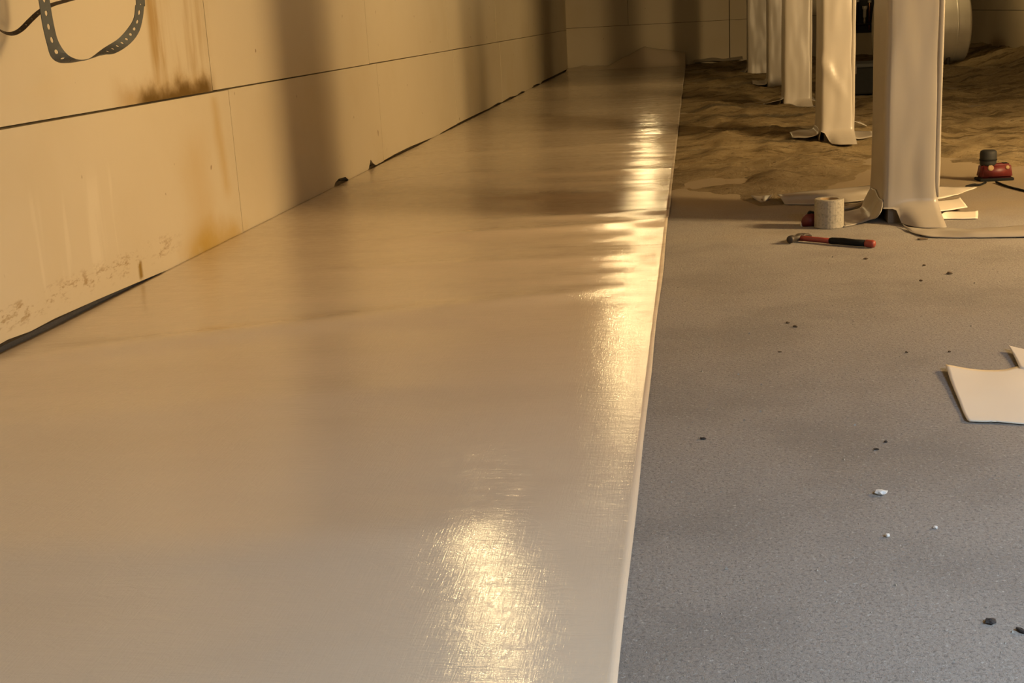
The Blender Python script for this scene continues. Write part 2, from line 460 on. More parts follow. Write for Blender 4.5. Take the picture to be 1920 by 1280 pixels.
def liner_z(x, y):
    u = (x - LX0) / (LX1 - LX0)
    h = 0.006
    g = 0.35 + 0.65 * u
    h += 0.0035 * g * noise.noise(Vector((x * 0.9, y * 3.0, 0.5)))
    h += 0.0052 * u * u * noise.noise(Vector((x * 2.0 + 0.6 * y, y * 6.0, 4.5))) * ss(2.6, 4.4, y)
    h += 0.0034 * u ** 3 * noise.noise(Vector((x * 5.0, y * 13.0, 7.5))) * ss(2.8, 4.6, y)
    for yl, yr, a, w, xa, xb in ridges:
        yc = yl + (yr - yl) * u + 0.05 * noise.noise(Vector((x * 1.5, yl, 0)))
        d = (y - yc) / w
        if abs(d) < 3.5:
            h += a * math.exp(-d * d) * ss(xa - .15, xa + .35, x) * ss(xb + .15, xb - .25, x)
    h += 0.0012 * ss(.985, 1.0, u)
    return max(h, 0.003)
def end_lift(x, y):
    """the run-out of the liner heaped against the end wall"""
    u = (x - LX0) / (LX1 - LX0)
    prof = 0.05 + 0.27 * max(0, (u - .34) / .32) ** 1.15 if u < .66 else 0.32 - 0.14 * (u - .66) / .34
    prof += 0.02 * noise.noise(Vector((x * 6, y, 2)))
    return prof * ss(YB - .55, YB - .06, y) ** 1.3
ys = []
yy = -0.6
while yy < YB - .03:
    ys.append(yy); yy += 0.022 if yy < 3 else (0.014 if yy < 10 else 0.03)
nu = 130
pts, fs = [], []
for i, yy in enumerate(ys):
    for j in range(nu + 1):
        u = j / nu; x = LX0 + (LX1 - LX0) * u
        if j == nu: x += 0.004 * noise.noise(Vector((0, yy * 1.3, 0)))
        pts.append((x, yy, liner_z(x, yy) + end_lift(x, yy)))
n1 = nu + 1
fs = [(i * n1 + j, i * n1 + j + 1, (i + 1) * n1 + j + 1, (i + 1) * n1 + j) for i in range(len(ys) - 1) for j in range(nu)]
me = bpy.data.meshes.new('vapor_barrier_sheet'); me.from_pydata(pts, [], fs)
liner = obj('vapor_barrier_sheet', me, 'liner', None, True)
s = liner.modifiers.new('thickness', 'SOLIDIFY'); s.thickness = 0.002; s.offset = 1
tag(liner, 'long glossy white vapor barrier sheet rolled out along the left wall', 'liner')

# ================================================================== WRAPPED PILLARS
def fold(seed, px, z):
    """a soft diagonal crease across the front of the second pillar's wrap"""
    if seed != 5.0: return 0.0
    d = (z - .48) + (px - .79) * 1.5
    return .010 * math.exp(-(d / .05) ** 2) * ss(.965, .80, px)
def make_pillar(label, x0, x1, y0, y1, seed, zb=0.0, amp=0.006, hole=None, flare=None):
    cx, cy = (x0 + x1) / 2, (y0 + y1) / 2
    t = thing('wrapped_pillar', (cx, cy, 0), label, 'pillar')
    bm = bmesh.new(); box(bm, x0 + .014, x1 - .014, y0 + .014, y1 - .014, -0.03, ZC)
    keep(obj('block_core', bm, 'block'), t)
    # perimeter, starting at the front left corner and going right
    per = []
    def edge(ax, ay, bx, by, n):
        for k in range(n): per.append((ax + (bx - ax) * k / n, ay + (by - ay) * k / n))
    edge(x0, y0, x1, y0, 14); edge(x1, y0, x1, y1, 14); edge(x1, y1, x0, y1, 10); edge(x0, y1, x0, y0, 14)
    nz = 64; n = len(per); pts = []
    for i in range(nz + 1):
        zz = zb + (ZC - .005 - zb) * (i / nz) ** 1.7
        for k, (px, py) in enumerate(per):
            dx, dy = px - cx, py - cy
            w = amp * (noise.noise(Vector((px * 9, py * 6 + seed, zz * 2.2))) + 0.6 * noise.noise(Vector((px * 22, py * 9 + seed, zz * 5))))
            w += amp * 0.8 + fold(seed, px, zz) * (1 if py < y0 + .01 else 0)
            nxv = 1 if dx > (x1 - x0) / 2 - 1e-4 else (-1 if dx < -(x1 - x0) / 2 + 1e-4 else 0)
            nyv = 1 if dy > (y1 - y0) / 2 - 1e-4 else (-1 if dy < -(y1 - y0) / 2 + 1e-4 else 0)
            if nxv and nyv: w -= 0.003
            fl = 0.008 * ss(.16, .0, zz)
            z2 = zz
            if hole: z2 = max(zz, zb + hole(px, py) + .0003 * i)
            q = Vector((px + nxv * (w + fl), py + nyv * (w + fl), z2))
            if flare and py < y0 + .12:
                fwd, xs, hf = flare
                sfl = min(max(1 - z2 / hf, 0), 1) ** 1.6
                wx = ss(xs - .05, xs + .06, px) * ss(y0 + .12, y0, py)
                q.y -= fwd * sfl * wx
                if z2 < .05: q.z = max(q.z, soil_z(q.x, q.y) + .004, .006)
            pts.append(q)
    fs = [(i * n + k, i * n + (k + 1) % n, (i + 1) * n + (k + 1) % n, (i + 1) * n + k) for i in range(nz) for k in range(n)]
    me = bpy.data.meshes.new('wrap'); me.from_pydata(pts, [], fs)
    o = obj('wrap', me, 'wrap', None, True); keep(o, t)
    s = o.modifiers.new('thickness', 'SOLIDIFY'); s.thickness = .002; s.offset = 1
    # loose overlap edge standing a little off the right front corner
    rows = []
    for i in range(13):
        zz = .10 + (ZC - .12) * i / 12
        w = .004 * noise.noise(Vector((seed, zz * 6, 1)))
        rows.append([Vector((x1 - .012, y0 - .002, zz)), Vector((x1 + .004, y0 - .006, zz)), Vector((x1 + .010 + w * .5, y0 - .003 + w * .5, zz)), Vector((x1 + .013 + w, y0 + .012, zz))])
    e = sheet('overlap_edge', rows, 'wrap', t, 6, 36, .002)
    return t

cols = [
    ('wrapped white pillar with the hammer and offcuts at its foot', .738, .930, 5.10, 5.50, 1.0),
    ('wrapped pillar with a rounded front flap, second in the row from the hammer', .776, .955, 8.00, 8.40, 5.0),
    ('wrapped pillar third in the row from the hammer, with a peaked flap', .752, .955, 10.85, 11.25, 9.0),
    ('wrapped pillar fourth in the row from the hammer, in shade', .780, .960, 13.65, 14.05, 13.0),
    ('wrapped pillar fifth in the row from the hammer, by the end wall', .690, .925, 16.45, 16.85, 17.0),
]
def hole1(px, py):     # wrap cut away at the near left corner of the first pillar
    if py < 5.11: return .05 * ss(.795, .775, px)
    if px < .745: return .075 * ss(5.22, 5.12, py) 
    return 0
P1 = make_pillar(*cols[0], zb=.008, amp=.0035, hole=hole1, flare=(.20, .80, .085))
P2 = make_pillar(*cols[1], zb=.02, amp=.006, hole=lambda px, py: .07 * ss(.83, .776, px) if py < 8.02 else 0, flare=(.18, .82, .10))
P3 = make_pillar(*cols[2], zb=.03, flare=(.14, .86, .09))
P4 = make_pillar(*cols[3], zb=.03)
P5 = make_pillar(*cols[4], zb=.03)

# flaps of the first pillar
def flap(t, rows, nu=16, nv=12, wob=.0, th=.003, mat='wrap'):
    return sheet('floor_flap', rows, mat, t, nu, nv, th, wob, .004)
# curled strip reaching left from the far side
flap(P1, [[G(1457, 365, .030), G(1520, 358, .036), G(1580, 353, .040), G(1640, 347, .045)],
          [G(1462, 368, .034), G(1520, 364, .040), G(1580, 359, .044), G(1640, 354, .05)],
          [G(1467, 376, .018), G(1525, 374, .02), G(1580, 370, .025), G(1640, 363, .03)],
          [G(1471, 383, .004), G(1528, 383, .005), G(1580, 380, .006), G(1640, 373, .012)]])
flap(P1, [[G(1408, 367, .022), G(1430, 367, .016), G(1448, 365, .028)],
          [G(1416, 373, .012), G(1430, 373, .008), G(1442, 371, .018)],
          [G(1426, 379, .004), G(1430, 379, .004), G(1434, 379, .004)]], 10, 8)
flap(P1, [[G(1580, 388, .012), G(1605, 382, .016), G(1640, 368, .03)],
          [G(1580, 393, .006), G(1605, 388, .010), G(1640, 374, .02)]], 12, 4)
# big wrinkled flap at the near left corner
flap(P1, [[Vector((.730, 5.44, .10)), Vector((.70, 5.42, .05)), G(1612, 390, .018), G(1580, 397, .012)],
          [Vector((.728, 5.30, .11)), Vector((.705, 5.27, .06)), G(1616, 399, .020), G(1580, 407, .010)],
          [Vector((.728, 5.19, .10)), Vector((.706, 5.14, .055)), G(1620, 410, .012), G(1580, 416, .008)],
          [Vector((.732, 5.105, .085)), Vector((.712, 5.06, .05)), G(1626, 416, .004), G(1582, 425, .004)]], 20, 20, .012)
# long strip running to the right along the floor
flap(P1, [[G(1692, 420, .012), G(1712, 428, .008), G(1770, 428, .010), G(1830, 429, .014), G(1960, 420, .012)],
          [G(1697, 427, .006), G(1718, 434, .007), G(1770, 434, .012), G(1830, 435, .018), G(1960, 430, .02)],
          [G(1705, 434, .004), G(1735, 443, .004), G(1780, 445, .004), G(1840, 445, .004), G(1960, 444, .004)]], 30, 10, .004)
# flaps to the right of the pillar
flap(P1, [[G(1755, 350, .01), G(1795, 350, .008), G(1832, 352, .004)],
          [G(1755, 361, .008), G(1790, 359, .008), G(1815, 357, .004)],
          [G(1755, 373, .004), G(1785, 368, .004), G(1805, 361, .004)]], 12, 10, .004, mat='scrap')
flap(P1, [[G(1752, 378, .02), G(1780, 374, .02), G(1800, 370, .018)],
          [G(1752, 388, .018), G(1785, 384, .02), G(1807, 379, .02)],
          [G(1752, 398, .012), G(1785, 393, .016), G(1814, 388, .018)]], 12, 10, .003, mat='scrap')
flap(P1, [[G(1764, 402, .03), G(1776, 397, .012), G(1805, 397, .008), G(1834, 395, .006)],
          [G(1766, 406, .02), G(1778, 405, .008), G(1805, 404, .006), G(1834, 403, .005)],
          [G(1766, 411, .006), G(1780, 410, .004), G(1805, 410, .004), G(1833, 409, .004)]], 14, 8, .002, mat='scrap')

def lower_flaps(t, x0, x1, y0, y1, left, right, front):
    z = soil_z
    def g(x, y, d=.0): return Vector((x, y, max(z(x, y), 0) + .008 + d))
    if front:
        f = front
        flap(t, [[Vector((x0 + .002, y0 - .006, .16)), Vector(((x0 + x1) / 2, y0 - .009, .16)), Vector((x1, y0 - .006, .16))],
                 [Vector((x0 + .006, y0 - .02, .10)), Vector(((x0 + x1) / 2, y0 - .024, .10)), Vector((x1, y0 - .02, .10))],
                 [Vector((x0 + .03, y0 - f * .45, .05)), Vector(((x0 + x1) / 2, y0 - f * .5, .045)), Vector((x1, y0 - f * .5, .045))],
                 [g(x0 + .08, y0 - f * .9), g((x0 + x1) / 2 + .02, y0 - f), g(x1 + .0, y0 - f)]], 14, 16, .002)
    if left:
        L = left
        flap(t, [[Vector((x0 - .006, y0 + .02, .10)), Vector((x0 - .006, y0 + .2, .10)), Vector((x0 - .006, y1 - .02, .10))],
                 [g(x0 - .03, y0 + .03, .03), g(x0 - .03, y0 + .2, .02), g(x0 - .03, y1, .02)],
                 [g(x0 - L * .6, y0 + .08, .02), g(x0 - L * .6, y0 + .25, .012), g(x0 - L * .6, y1, .012)],
                 [g(x0 - L, y0 + .14, .004), g(x0 - L, y0 + .25, .006), g(x0 - L, y1 - .05, .004)]], 10, 14, .004)
    if right:
        Rr = right
        flap(t, [[Vector((x1 + .006, y0 + .02, .08)), Vector((x1 + .006, y0 + .14, .08)), Vector((x1 + .006, y0 + .22, .08))],
                 [g(x1 + .03, y0 + .02, .01), g(x1 + .03, y0 + .14, .01), g(x1 + .03, y0 + .22, .01)],
                 [g(x1 + Rr, y0 + .0, .02), g(x1 + Rr, y0 + .10, .02), g(x1 + Rr, y0 + .2, .02)]], 8, 10, .003)
        flap(t, [[Vector((x1 + .006, y0 + .26, .10)), Vector((x1 + .006, y1 - .02, .10))],
                 [g(x1 + .04, y0 + .28, .05), g(x1 + .04, y1, .05)],
                 [g(x1 + Rr * .9, y0 + .3, .035), g(x1 + Rr * .7, y1 + .05, .05)]], 8, 10, .003)
lower_flaps(P2, *cols[1][1:5], .17, .14, None)
lower_flaps(P3, *cols[2][1:5], .16, .08, None)
lower_flaps(P4, *cols[3][1:5], .16, None, None)
lower_flaps(P5, *cols[4][1:5], .10, None, None)

# ================================================================== THINGS ON THE FLOOR
# hammer
A = G(1497, 446, .014); B = G(1641, 458, .014)
ax = (B - A); L = ax.length; ax.normalize()
side = Vector((0, 0, 1)).cross(ax)          # points away from the camera
HM = Matrix((ax, side, Vector((0, 0, 1)))).transposed().to_4x4(); HM.translation = A
ham = thing('hammer', (A.x, A.y, 0), 'claw hammer with red shaft and black grip lying on the concrete', 'hammer')
def hpart(name, build, mat, smooth=True):
    bm = bmesh.new(); build(bm); bmesh.ops.transform(bm, matrix=HM, verts=bm.verts)
    return keep(obj(name, bm, mat, None, smooth), ham)
hpart('shaft', lambda bm: tube(bm, [(0, 0, 0), (.04, 0, 0), (.10, 0, -.001), (L * .45, 0, -.001)], [.011, .010, .010, .011], 10), 'redgrip')
hpart('grip', lambda bm: tube(bm, [(L * .42, 0, -.001), (L * .45, 0, 0), (L * .6, 0, .001), (L * .75, 0, 0), (L * .88, 0, .001)], [.011, .0125, .0135, .0125, .013], 12), 'black')
hpart('end_cap', lambda bm: tube(bm, [(L * .875, 0, .001), (L * .90, 0, .001), (L * .97, 0, .001), (L * .99, 0, .001), (L, 0, .001)], [.0125, .014, .0145, .012, .006], 12), 'redgrip')
def head(bm):
    tube(bm, [(-.002, -.062, .003), (-.002, -.058, .003), (-.002, -.040, .003), (-.002, -.036, .003), (0, -.016, .003), (0, .0, .003), (0, .016, .003)],
         [.012, .0145, .0145, .011, .0105, .0145, .013], 12)
    for sx in (-.007, .007):
        tube(bm, [(sx * .6, .012, .003), (sx, .035, .006), (sx * 1.3, .058, .004), (sx * 1.5, .078, -.004)], [.009, .007, .0055, .0025], 8)
hpart('head', head, 'darksteel')

# tape roll standing on end
c = G(1557, 430, 0); c.y += .055
roll = thing('tape_roll', (c.x, c.y, 0), 'pale grey roll of tape standing on end beside the hammer', 'tape roll')
bm = bmesh.new(); lathe(bm, [(.036, .0), (.0535, .0), (.0565, .003), (.0565, .110), (.0535, .113), (.036, .113), (.036, .0)], 32, cap=False)
o = obj('tape', bm, 'tape', roll, False)
bm = bmesh.new(); lathe(bm, [(.0325, .0), (.0362, .0), (.0362, .111), (.0325, .111), (.0325, .0)], 28, cap=False)
obj('core', bm, 'card', roll)
for k in range(3):
    bm = bmesh.new(); z = .028 + .028 * k; lathe(bm, [(.0560, z - .001), (.0572, z - .0008), (.0572, z + .0008), (.0560, z + .001)], 32, cap=False)
    obj('tape_edge', bm, 'tape', roll)

# red tape measure behind it
c = G(1519, 424, 0)
tm = thing('tape_measure', (c.x, c.y + .01, 0), 'small red tape measure with a black top behind the tape roll', 'tape measure')
bm = bmesh.new()
prof = [(-.03, .0), (.03, .0), (.034, .02), (.026, .044), (.008, .052), (-.014, .048), (-.030, .032), (-.034, .012)]
def slab(bm, prof, y0, y1):
    a = [bm.verts.new((x, y0, z)) for x, z in prof]; b = [bm.verts.new((x, y1, z)) for x, z in prof]
    bm.faces.new(a); bm.faces.new(b[::-1])
    for k in range(len(a)): bm.faces.new((a[k], b[k], b[(k + 1) % len(a)], a[(k + 1) % len(a)]))
    bmesh.ops.bevel(bm, geom=bm.edges[:], offset=.003, segments=2, affect='EDGES')
slab(bm, prof, -.018, .018); obj('case', bm, 'red', tm, True)
bm = bmesh.new(); slab(bm, [(-.012, .046), (.022, .044), (.018, .056), (-.004, .060)], -.014, .014); obj('lock_button', bm, 'black', tm)
bm = bmesh.new(); box(bm, -.036, -.031, -.012, .012, .0, .014, .001); obj('hook', bm, 'steel', tm)

# red battery tool with round grey head
c = G(1866, 339, 0)
ch = thing('battery_tool', (c.x, c.y + .03, 0), 'red battery tool with a dark grey round head and trailing cord', 'power tool')
ch.rotation_euler.z = radians(6)
bm = bmesh.new(); box(bm, -.078, .080, -.045, .045, .0, .014, .004); obj('foot', bm, 'black', ch, True)
bm = bmesh.new()
vs = box(bm, -.072, .076, -.042, .042, .014, .078)
for v in vs:
    if v.co.z > .05: v.co.x *= .90; v.co.y *= .75
bmesh.ops.bevel(bm, geom=bm.edges[:], offset=.008, segments=3, affect='EDGES'); obj('body', bm, 'red', ch, True)
bm = bmesh.new(); box(bm, .038, .062, -.020, .020, .074, .080, .002); obj('vent_slot', bm, 'black', ch)
bm = bmesh.new(); lathe(bm, [(.010, .0), (.014, .003), (.010, .006)], 14, Matrix.Translation((-.028, -.034, .062)) @ Matrix.Rotation(radians(72), 4, 'X')); obj('button', bm, 'card', ch)
bm = bmesh.new(); lathe(bm, [(.006, .0), (.009, .002), (.006, .004)], 12, Matrix.Translation((.050, -.034, .062)) @ Matrix.Rotation(radians(72), 4, 'X')); obj('button', bm, 'card', ch)
bm = bmesh.new(); lathe(bm, [(.030, .070), (.036, .076), (.0375, .084), (.0385, .126), (.036, .138), (.028, .143)], 24, Matrix.Translation((-.030, 0, 0))); obj('head', bm, 'greyhead', ch, True)
bm = bmesh.new(); lathe(bm, [(.0386, .094), (.0398, .096), (.0398, .100), (.0386, .102)], 24, Matrix.Translation((-.030, 0, 0))); obj('collar', bm, 'black', ch, True)
loc = Vector(ch.location)
cp = [G(1868, 341, .006), G(1880, 346, .005), G(1895, 351, .005), G(1915, 356, .005), G(1960, 366, .005), G(2030, 372, .005)]
bm = bmesh.new(); tube(bm, [cr(cp, k / 30) for k in range(31)], .005, 8); o = obj('cord', bm, 'black', None, True)
o.parent = ch; o.matrix_parent_inverse = (Matrix.Translation(loc) @ Matrix.Rotation(radians(6), 4, 'Z')).inverted()
cp = [G(1848, 342, .006), G(1838, 346, .006), G(1824, 347, .006), G(1812, 350, .006)]
bm = bmesh.new(); tube(bm, [cr(cp, k / 16) for k in range(17)], [.005] * 9 + [.007] * 8, 8); o = obj('plug_cord', bm, 'black', None, True)
o.parent = ch; o.matrix_parent_inverse = (Matrix.Translation(loc) @ Matrix.Rotation(radians(6), 4, 'Z')).inverted()

# offcut of liner at the right
c = G(1880, 740)
sc = thing('liner_offcut', (c.x, c.y, 0), 'cream liner offcut with a pointed corner lying flat on the concrete', 'offcut')
sheet('sheet', [[G(1773, 684, .012), G(1812, 691, .006), G(1850, 694, .004), G(1885, 693, .004), G(1915, 687, .004), G(2000, 684, .006), G(2060, 690, .008)],
                [G(1782, 712, .008), G(1818, 718, .005), G(1855, 722, .004), G(1890, 722, .004), G(1920, 720, .004), G(2005, 722, .004), G(2070, 730, .004)],
                [G(1797, 750, .005), G(1828, 754, .004), G(1862, 757, .003), G(1895, 758, .003), G(1925, 760, .003), G(2010, 765, .003), G(2080, 772, .003)],
                [G(1811, 783, .004), G(1840, 786, .003), G(1870, 788, .003), G(1900, 790, .003), G(1930, 792, .003), G(2020, 800, .003), G(2090, 810, .003)],
                [G(1818, 790, .003), G(1846, 791, .003), G(1874, 791, .003), G(1905, 793, .003), G(1935, 795, .003), G(2025, 803, .003), G(2092, 813, .003)]],
      'scrap', sc, 30, 24, .003, .002, .0025)
sheet('torn_corner', [[G(1892, 648, .012), G(1894, 649, .012), G(1897, 650, .011)],
                      [G(1902, 668, .008), G(1925, 668, .008), G(1950, 664, .009)],
                      [G(1912, 690, .006), G(1950, 696, .006), G(1990, 692, .007)]], 'scrap', sc, 10, 14, .003, .0, .0035)

# small debris
def chip(px, py, w, d, h, mat, name, label, rot=0, group=None):
    c = G(px, py); bm = bmesh.new()
    if 'white' not in mat: w, d, h = w * .8, d * .8, h * .6
    bmesh.ops.create_icosphere(bm, subdivisions=2, radius=1)
    sd = random.random() * 50
    for v in bm.verts:
        f = 1 + .45 * noise.noise(v.co * 1.6 + Vector((sd, 0, 0)))
        v.co = Vector((v.co.x * w / 2 * f, v.co.y * d / 2 * f, max(v.co.z, -.6) * h / 1.6 * f))
    zmin = min(v.co.z for v in bm.verts)
    for v in bm.verts: v.co.z -= zmin
    o = obj(name, bm, mat); o.location = (c.x, c.y, 0); o.rotation_euler.z = radians(rot)
    return tag(o, label, 'debris', group)
chip(1652, 926, .020, .020, .008, 'white', 'plastic_chip', 'larger white plastic chip on the grey concrete')
chip(1664, 1006, .008, .010, .006, 'white', 'plastic_chip', 'tiny white chip on the concrete just beyond the larger white chip')
chip(1754, 990, .007, .009, .004, 'white', 'plastic_chip', 'tiny white speck on the concrete in line with the black scrap')
chip(1318, 823, .018, .012, .006, 'chipdark', 'wood_splinter', 'dark splinter lying near the edge of the liner', -10)
chip(1857, 1167, .020, .018, .010, 'chipdark', 'rubber_scrap', 'ragged black scrap on the bluish concrete', 20)
chip(1914, 1184, .010, .022, .008, 'chipdark', 'rubber_scrap', 'narrow black scrap beside the ragged black scrap', 30)
chip(1643, 843, .013, .010, .005, 'chipdark', 'wood_splinter', 'short dark splinter between the white chip and the offcut')
chip(1661, 829, .009, .010, .006, 'chipdark', 'pebble', 'small dark crumb beside the short dark splinter')
chip(1491, 613, .016, .016, .010, 'chipbrown', 'pebble', 'larger of a pair of brown crumbs on the open concrete')
chip(1477, 606, .013, .013, .008, 'chipbrown', 'pebble', 'smaller of a pair of brown crumbs on the open concrete')
chip(1780, 514, .022, .020, .013, 'chipbrown', 'pebble', 'brown lump on the concrete in front of the long liner strip')
chip(1623, 486, .018, .015, .010, 'chipbrown', 'pebble', 'brown crumb just in front of the hammer grip')
chip(1727, 527, .014, .013, .008, 'chipbrown', 'pebble', 'brown crumb on the floor beside the brown lump')
chip(1733, 498, .014, .013, .008, 'chipbrown', 'pebble', 'brown crumb between the brown lump and the pillar')
chip(1730, 449, .050, .030, .010, 'chipbrown', 'wood_splinter', 'rust brown sliver against the long liner strip', 10)
chip(1462, 660, .014, .008, .004, 'chipbrown', 'wood_splinter', 'thin brown sliver on the concrete near the pair of crumbs')
chip(1700, 661, .010, .010, .006, 'chipbrown', 'pebble', 'brown crumb on the concrete left of the offcut')
chip(1780, 660, .009, .009, .006, 'chipbrown', 'pebble', 'tiny brown crumb by the pointed corner of the offcut')
# uncountable grit
rng = random.Random(8); bm = bmesh.new()
for k in range(2600):
    yy = 1.3 + 4.6 * rng.random() ** 1.3; xx = rng.uniform(-.09, 1.5 if yy > 3 else 1.0); r = rng.uniform(.0006, .0019) * (1 + (rng.random() < .03) * 1.2)
    if yy > 4.5 or (xx > .5 and 2.45 < yy < 3.35): continue
    vs = [bm.verts.new((xx + r * cos(a + k), yy + r * sin(a + k), 0)) for a in (0, 2.1, 4.2)]
    t = bm.verts.new((xx, yy, r * 1.1))
    for i in range(3): bm.faces.new((vs[i], vs[(i + 1) % 3], t))
tag(obj('grit', bm, 'grit'), 'fine pale grit scattered over the concrete', 'grit', kind='stuff')

# ================================================================== FAR END
# strip of liner left along the end wall
st = sheet('liner_strip', [[Vector((.02 + .15 * k, YB - .30 - .02 * (k % 2), .045 + .008 * (k % 3))) for k in range(6)],
                           [Vector((.02 + .15 * k, YB - .16, .06)) for k in range(6)],
                           [Vector((.02 + .15 * k, YB - .02, .07 + .012 * ((k * 7) % 3))) for k in range(6)]], 'wrap', None, 24, 8, .003)
tag(st, 'narrow grey liner strip lying along the foot of the far end wall', 'liner strip')

# low black equipment case between the pillars
c = Vector((1.53, 11.95, 0)); zb = max(soil_z(c.x, c.y), 0) - .005
eq = thing('equipment_case', (c.x, c.y, zb), 'low black equipment case on the soil between the first two pillars', 'case')
bm = bmesh.new(); box(bm, -.30, .30, -.22, .22, .02, .25, .015); obj('body', bm, 'black', eq)
bm = bmesh.new(); box(bm, -.31, .31, -.23, .23, .25, .29, .010); obj('lid', bm, 'greyhead', eq)
for sx in (-.25, .25):
    bm = bmesh.new(); box(bm, sx - .03, sx + .03, -.20, .20, -.03, .02, .004); obj('foot', bm, 'black', eq)
for sx in (-.12, .12):
    bm = bmesh.new(); box(bm, sx - .02, sx + .02, -.236, -.218, .20, .27, .003); obj('latch', bm, 'darksteel', eq)

# pipework on the end wall, seen between the pillars
pm = thing('pipe_manifold', (2.5, YB - .12, 0), 'dark pipe manifold with bright fittings on the far end wall', 'pipework')
bm = bmesh.new(); box(bm, 2.10, 2.95, YB - .04, YB - .006, .36, 1.3, .004); keep(obj('backing_panel', bm, 'greyhead'), pm)
for k, xx in enumerate((2.30, 2.40, 2.50, 2.68, 2.78)):
    bm = bmesh.new(); tube(bm, [(xx, YB - .085, .40), (xx, YB - .085, .8), (xx, YB - .085, 1.3)], .016, 10)
    keep(obj('pipe', bm, 'copper' if k % 2 else 'darksteel', None, True), pm)
    bm = bmesh.new(); lathe(bm, [(.026, -.02), (.030, -.014), (.030, .014), (.026, .02)], 10, Matrix.Translation((xx, YB - .085, .84 - .02 * (k % 2)))); keep(obj('fitting', bm, 'white' if k % 2 == 0 else 'steel', None, True), pm)
bm = bmesh.new(); tube(bm, [(2.15, YB - .11, .50), (2.5, YB - .11, .495), (2.9, YB - .11, .49)], .02, 10); keep(obj('cross_pipe', bm, 'darksteel', None, True), pm)
bm = bmesh.new(); lathe(bm, [(.018, .58), (.024, .60), (.026, .70), (.038, .72), (.040, .755), (.03, .76)], 14, Matrix.Translation((2.605, YB - .13, 0))); keep(obj('valve_body', bm, 'white', None, True), pm)
bm = bmesh.new(); tube(bm, [(2.605, YB - .13, .50), (2.605, YB - .13, .585)], .014, 10); keep(obj('valve_pipe', bm, 'steel', None, True), pm)

# horizontal steel tank
TR, TZ, TY = .43, .50, 16.4
tank = thing('steel_tank', (2.75, TY, 0), 'horizontal galvanised steel tank beyond the first pillar', 'tank')
RX = Matrix.Translation((2.75, TY, TZ)) @ Matrix.Rotation(radians(90), 4, 'Y')
bm = bmesh.new()
hl = .56
prof = [(.02, -hl)] + [(TR * sin(a), -hl + .07 * (1 - cos(a))) for a in (.3, .6, .9, 1.2, 1.45, pi / 2)]
prof += [(r, -z) for r, z in prof[::-1]]
lathe(bm, prof, 48, RX); keep(obj('shell', bm, 'steel', None, True), tank)
for sx in (-.36, .36):
    bm = bmesh.new(); lathe(bm, [(TR + .001, sx - .015), (TR + .006, sx - .010), (TR + .006, sx + .010), (TR + .001, sx + .015)], 48, RX); keep(obj('weld_band', bm, 'steel', None, True), tank)
for sx in (-.3, .3):
    for sy in (-.2, .2):
        bm = bmesh.new(); tube(bm, [(2.75 + sx, TY + sy, -.02), (2.75 + sx, TY + sy, .2)], .022, 8); keep(obj('leg', bm, 'darksteel'), tank)
bm = bmesh.new(); tube(bm, [(2.75, TY, TZ + TR - .02), (2.75, TY, TZ + TR + .08)], .04, 14); keep(obj('filler_cap', bm, 'darksteel'), tank)

# ================================================================== HANGING STRAPS
def strap(name, path, mat, label, pitch, width_scale=1.0, holes=True, hole_r=.27, cat='strap'):
    """path: [(point, half-width vector)]"""
    P = [p for p, w in path]; W = [w for p, w in path]
    N = 400; pts = [cr(P, k / N) for k in range(N + 1)]; acc = [0]
    for a, b in zip(pts, pts[1:]): acc.append(acc[-1] + (b - a).length)
    def at(s):
        lo = 0; s = min(max(s, 0), acc[-1])
        import bisect
        i = min(max(bisect.bisect(acc, s) - 1, 0), N - 1)
        u = (s - acc[i]) / max(acc[i + 1] - acc[i], 1e-9)
        t = (i + u) / N
        return cr(P, t), cr(W, t)
    bm = bmesh.new(); n = int(acc[-1] / pitch)
    def vert(s, t):
        p, w = at(s); return bm.verts.new(p + w * t)
    for c in range(n):
        s0 = c * pitch; sm = s0 + pitch / 2
        hw = at(sm)[1].length or .01
        outer, inner = [], []
        for k in range(16):
            a = 2 * pi * k / 16
            ca, sa = cos(a), sin(a); m = max(abs(ca), abs(sa))
            outer.append(vert(sm + pitch / 2 * ca / m, sa / m))
            if holes: inner.append(vert(sm + hw * hole_r * ca, hole_r * sa))
        for k in range(16):
            if holes: bm.faces.new((outer[k], outer[(k + 1) % 16], inner[(k + 1) % 16], inner[k]))
        if not holes: bm.faces.new(outer)
    bmesh.ops.remove_doubles(bm, verts=bm.verts, dist=.0004)
    o = obj(name, bm, mat, None, False)
    s = o.modifiers.new('thickness', 'SOLIDIFY'); s.thickness = .0016; s.offset = 0
    return tag(o, label, cat)
def hang(top_px, px, X):
    pass
XS = -1.58
def sp(px, py, wx, wy, wd=0.0, X=XS):
    """strap path point seen at a photo pixel on the plane x = X; half width given in pixels plus a depth component"""
    p = atX(px, py, X); q = atX(px + wx, py + wy, X)
    return p, (q - p) + Vector((wd, 0, 0))
left = [sp(82, -4, 10, 0), sp(86, 22, 10, -1), sp(91, 50, 10, -2), sp(98, 78, 10, -3), sp(108, 101, 8, -5, .006), sp(122, 112, 3, -4, .014), sp(140, 115, 1, -2, .016),
        sp(160, 112, 0, -2, .016), sp(180, 106, 1, -3, .016), sp(205, 95, 3, 5, .012), sp(232, 78, 6, 6, .006), sp(250, 57, 8, 5, .002), sp(259, 35, 8, 1), sp(262, 10, 8, 0), sp(263, -4, 8, 0)]
t0 = Vector((XS + .02, left[0][0].y - .10, ZC)); t1 = Vector((XS + .02, left[-1][0].y + .05, ZC))
w0 = left[0][1]; w1 = left[-1][1]
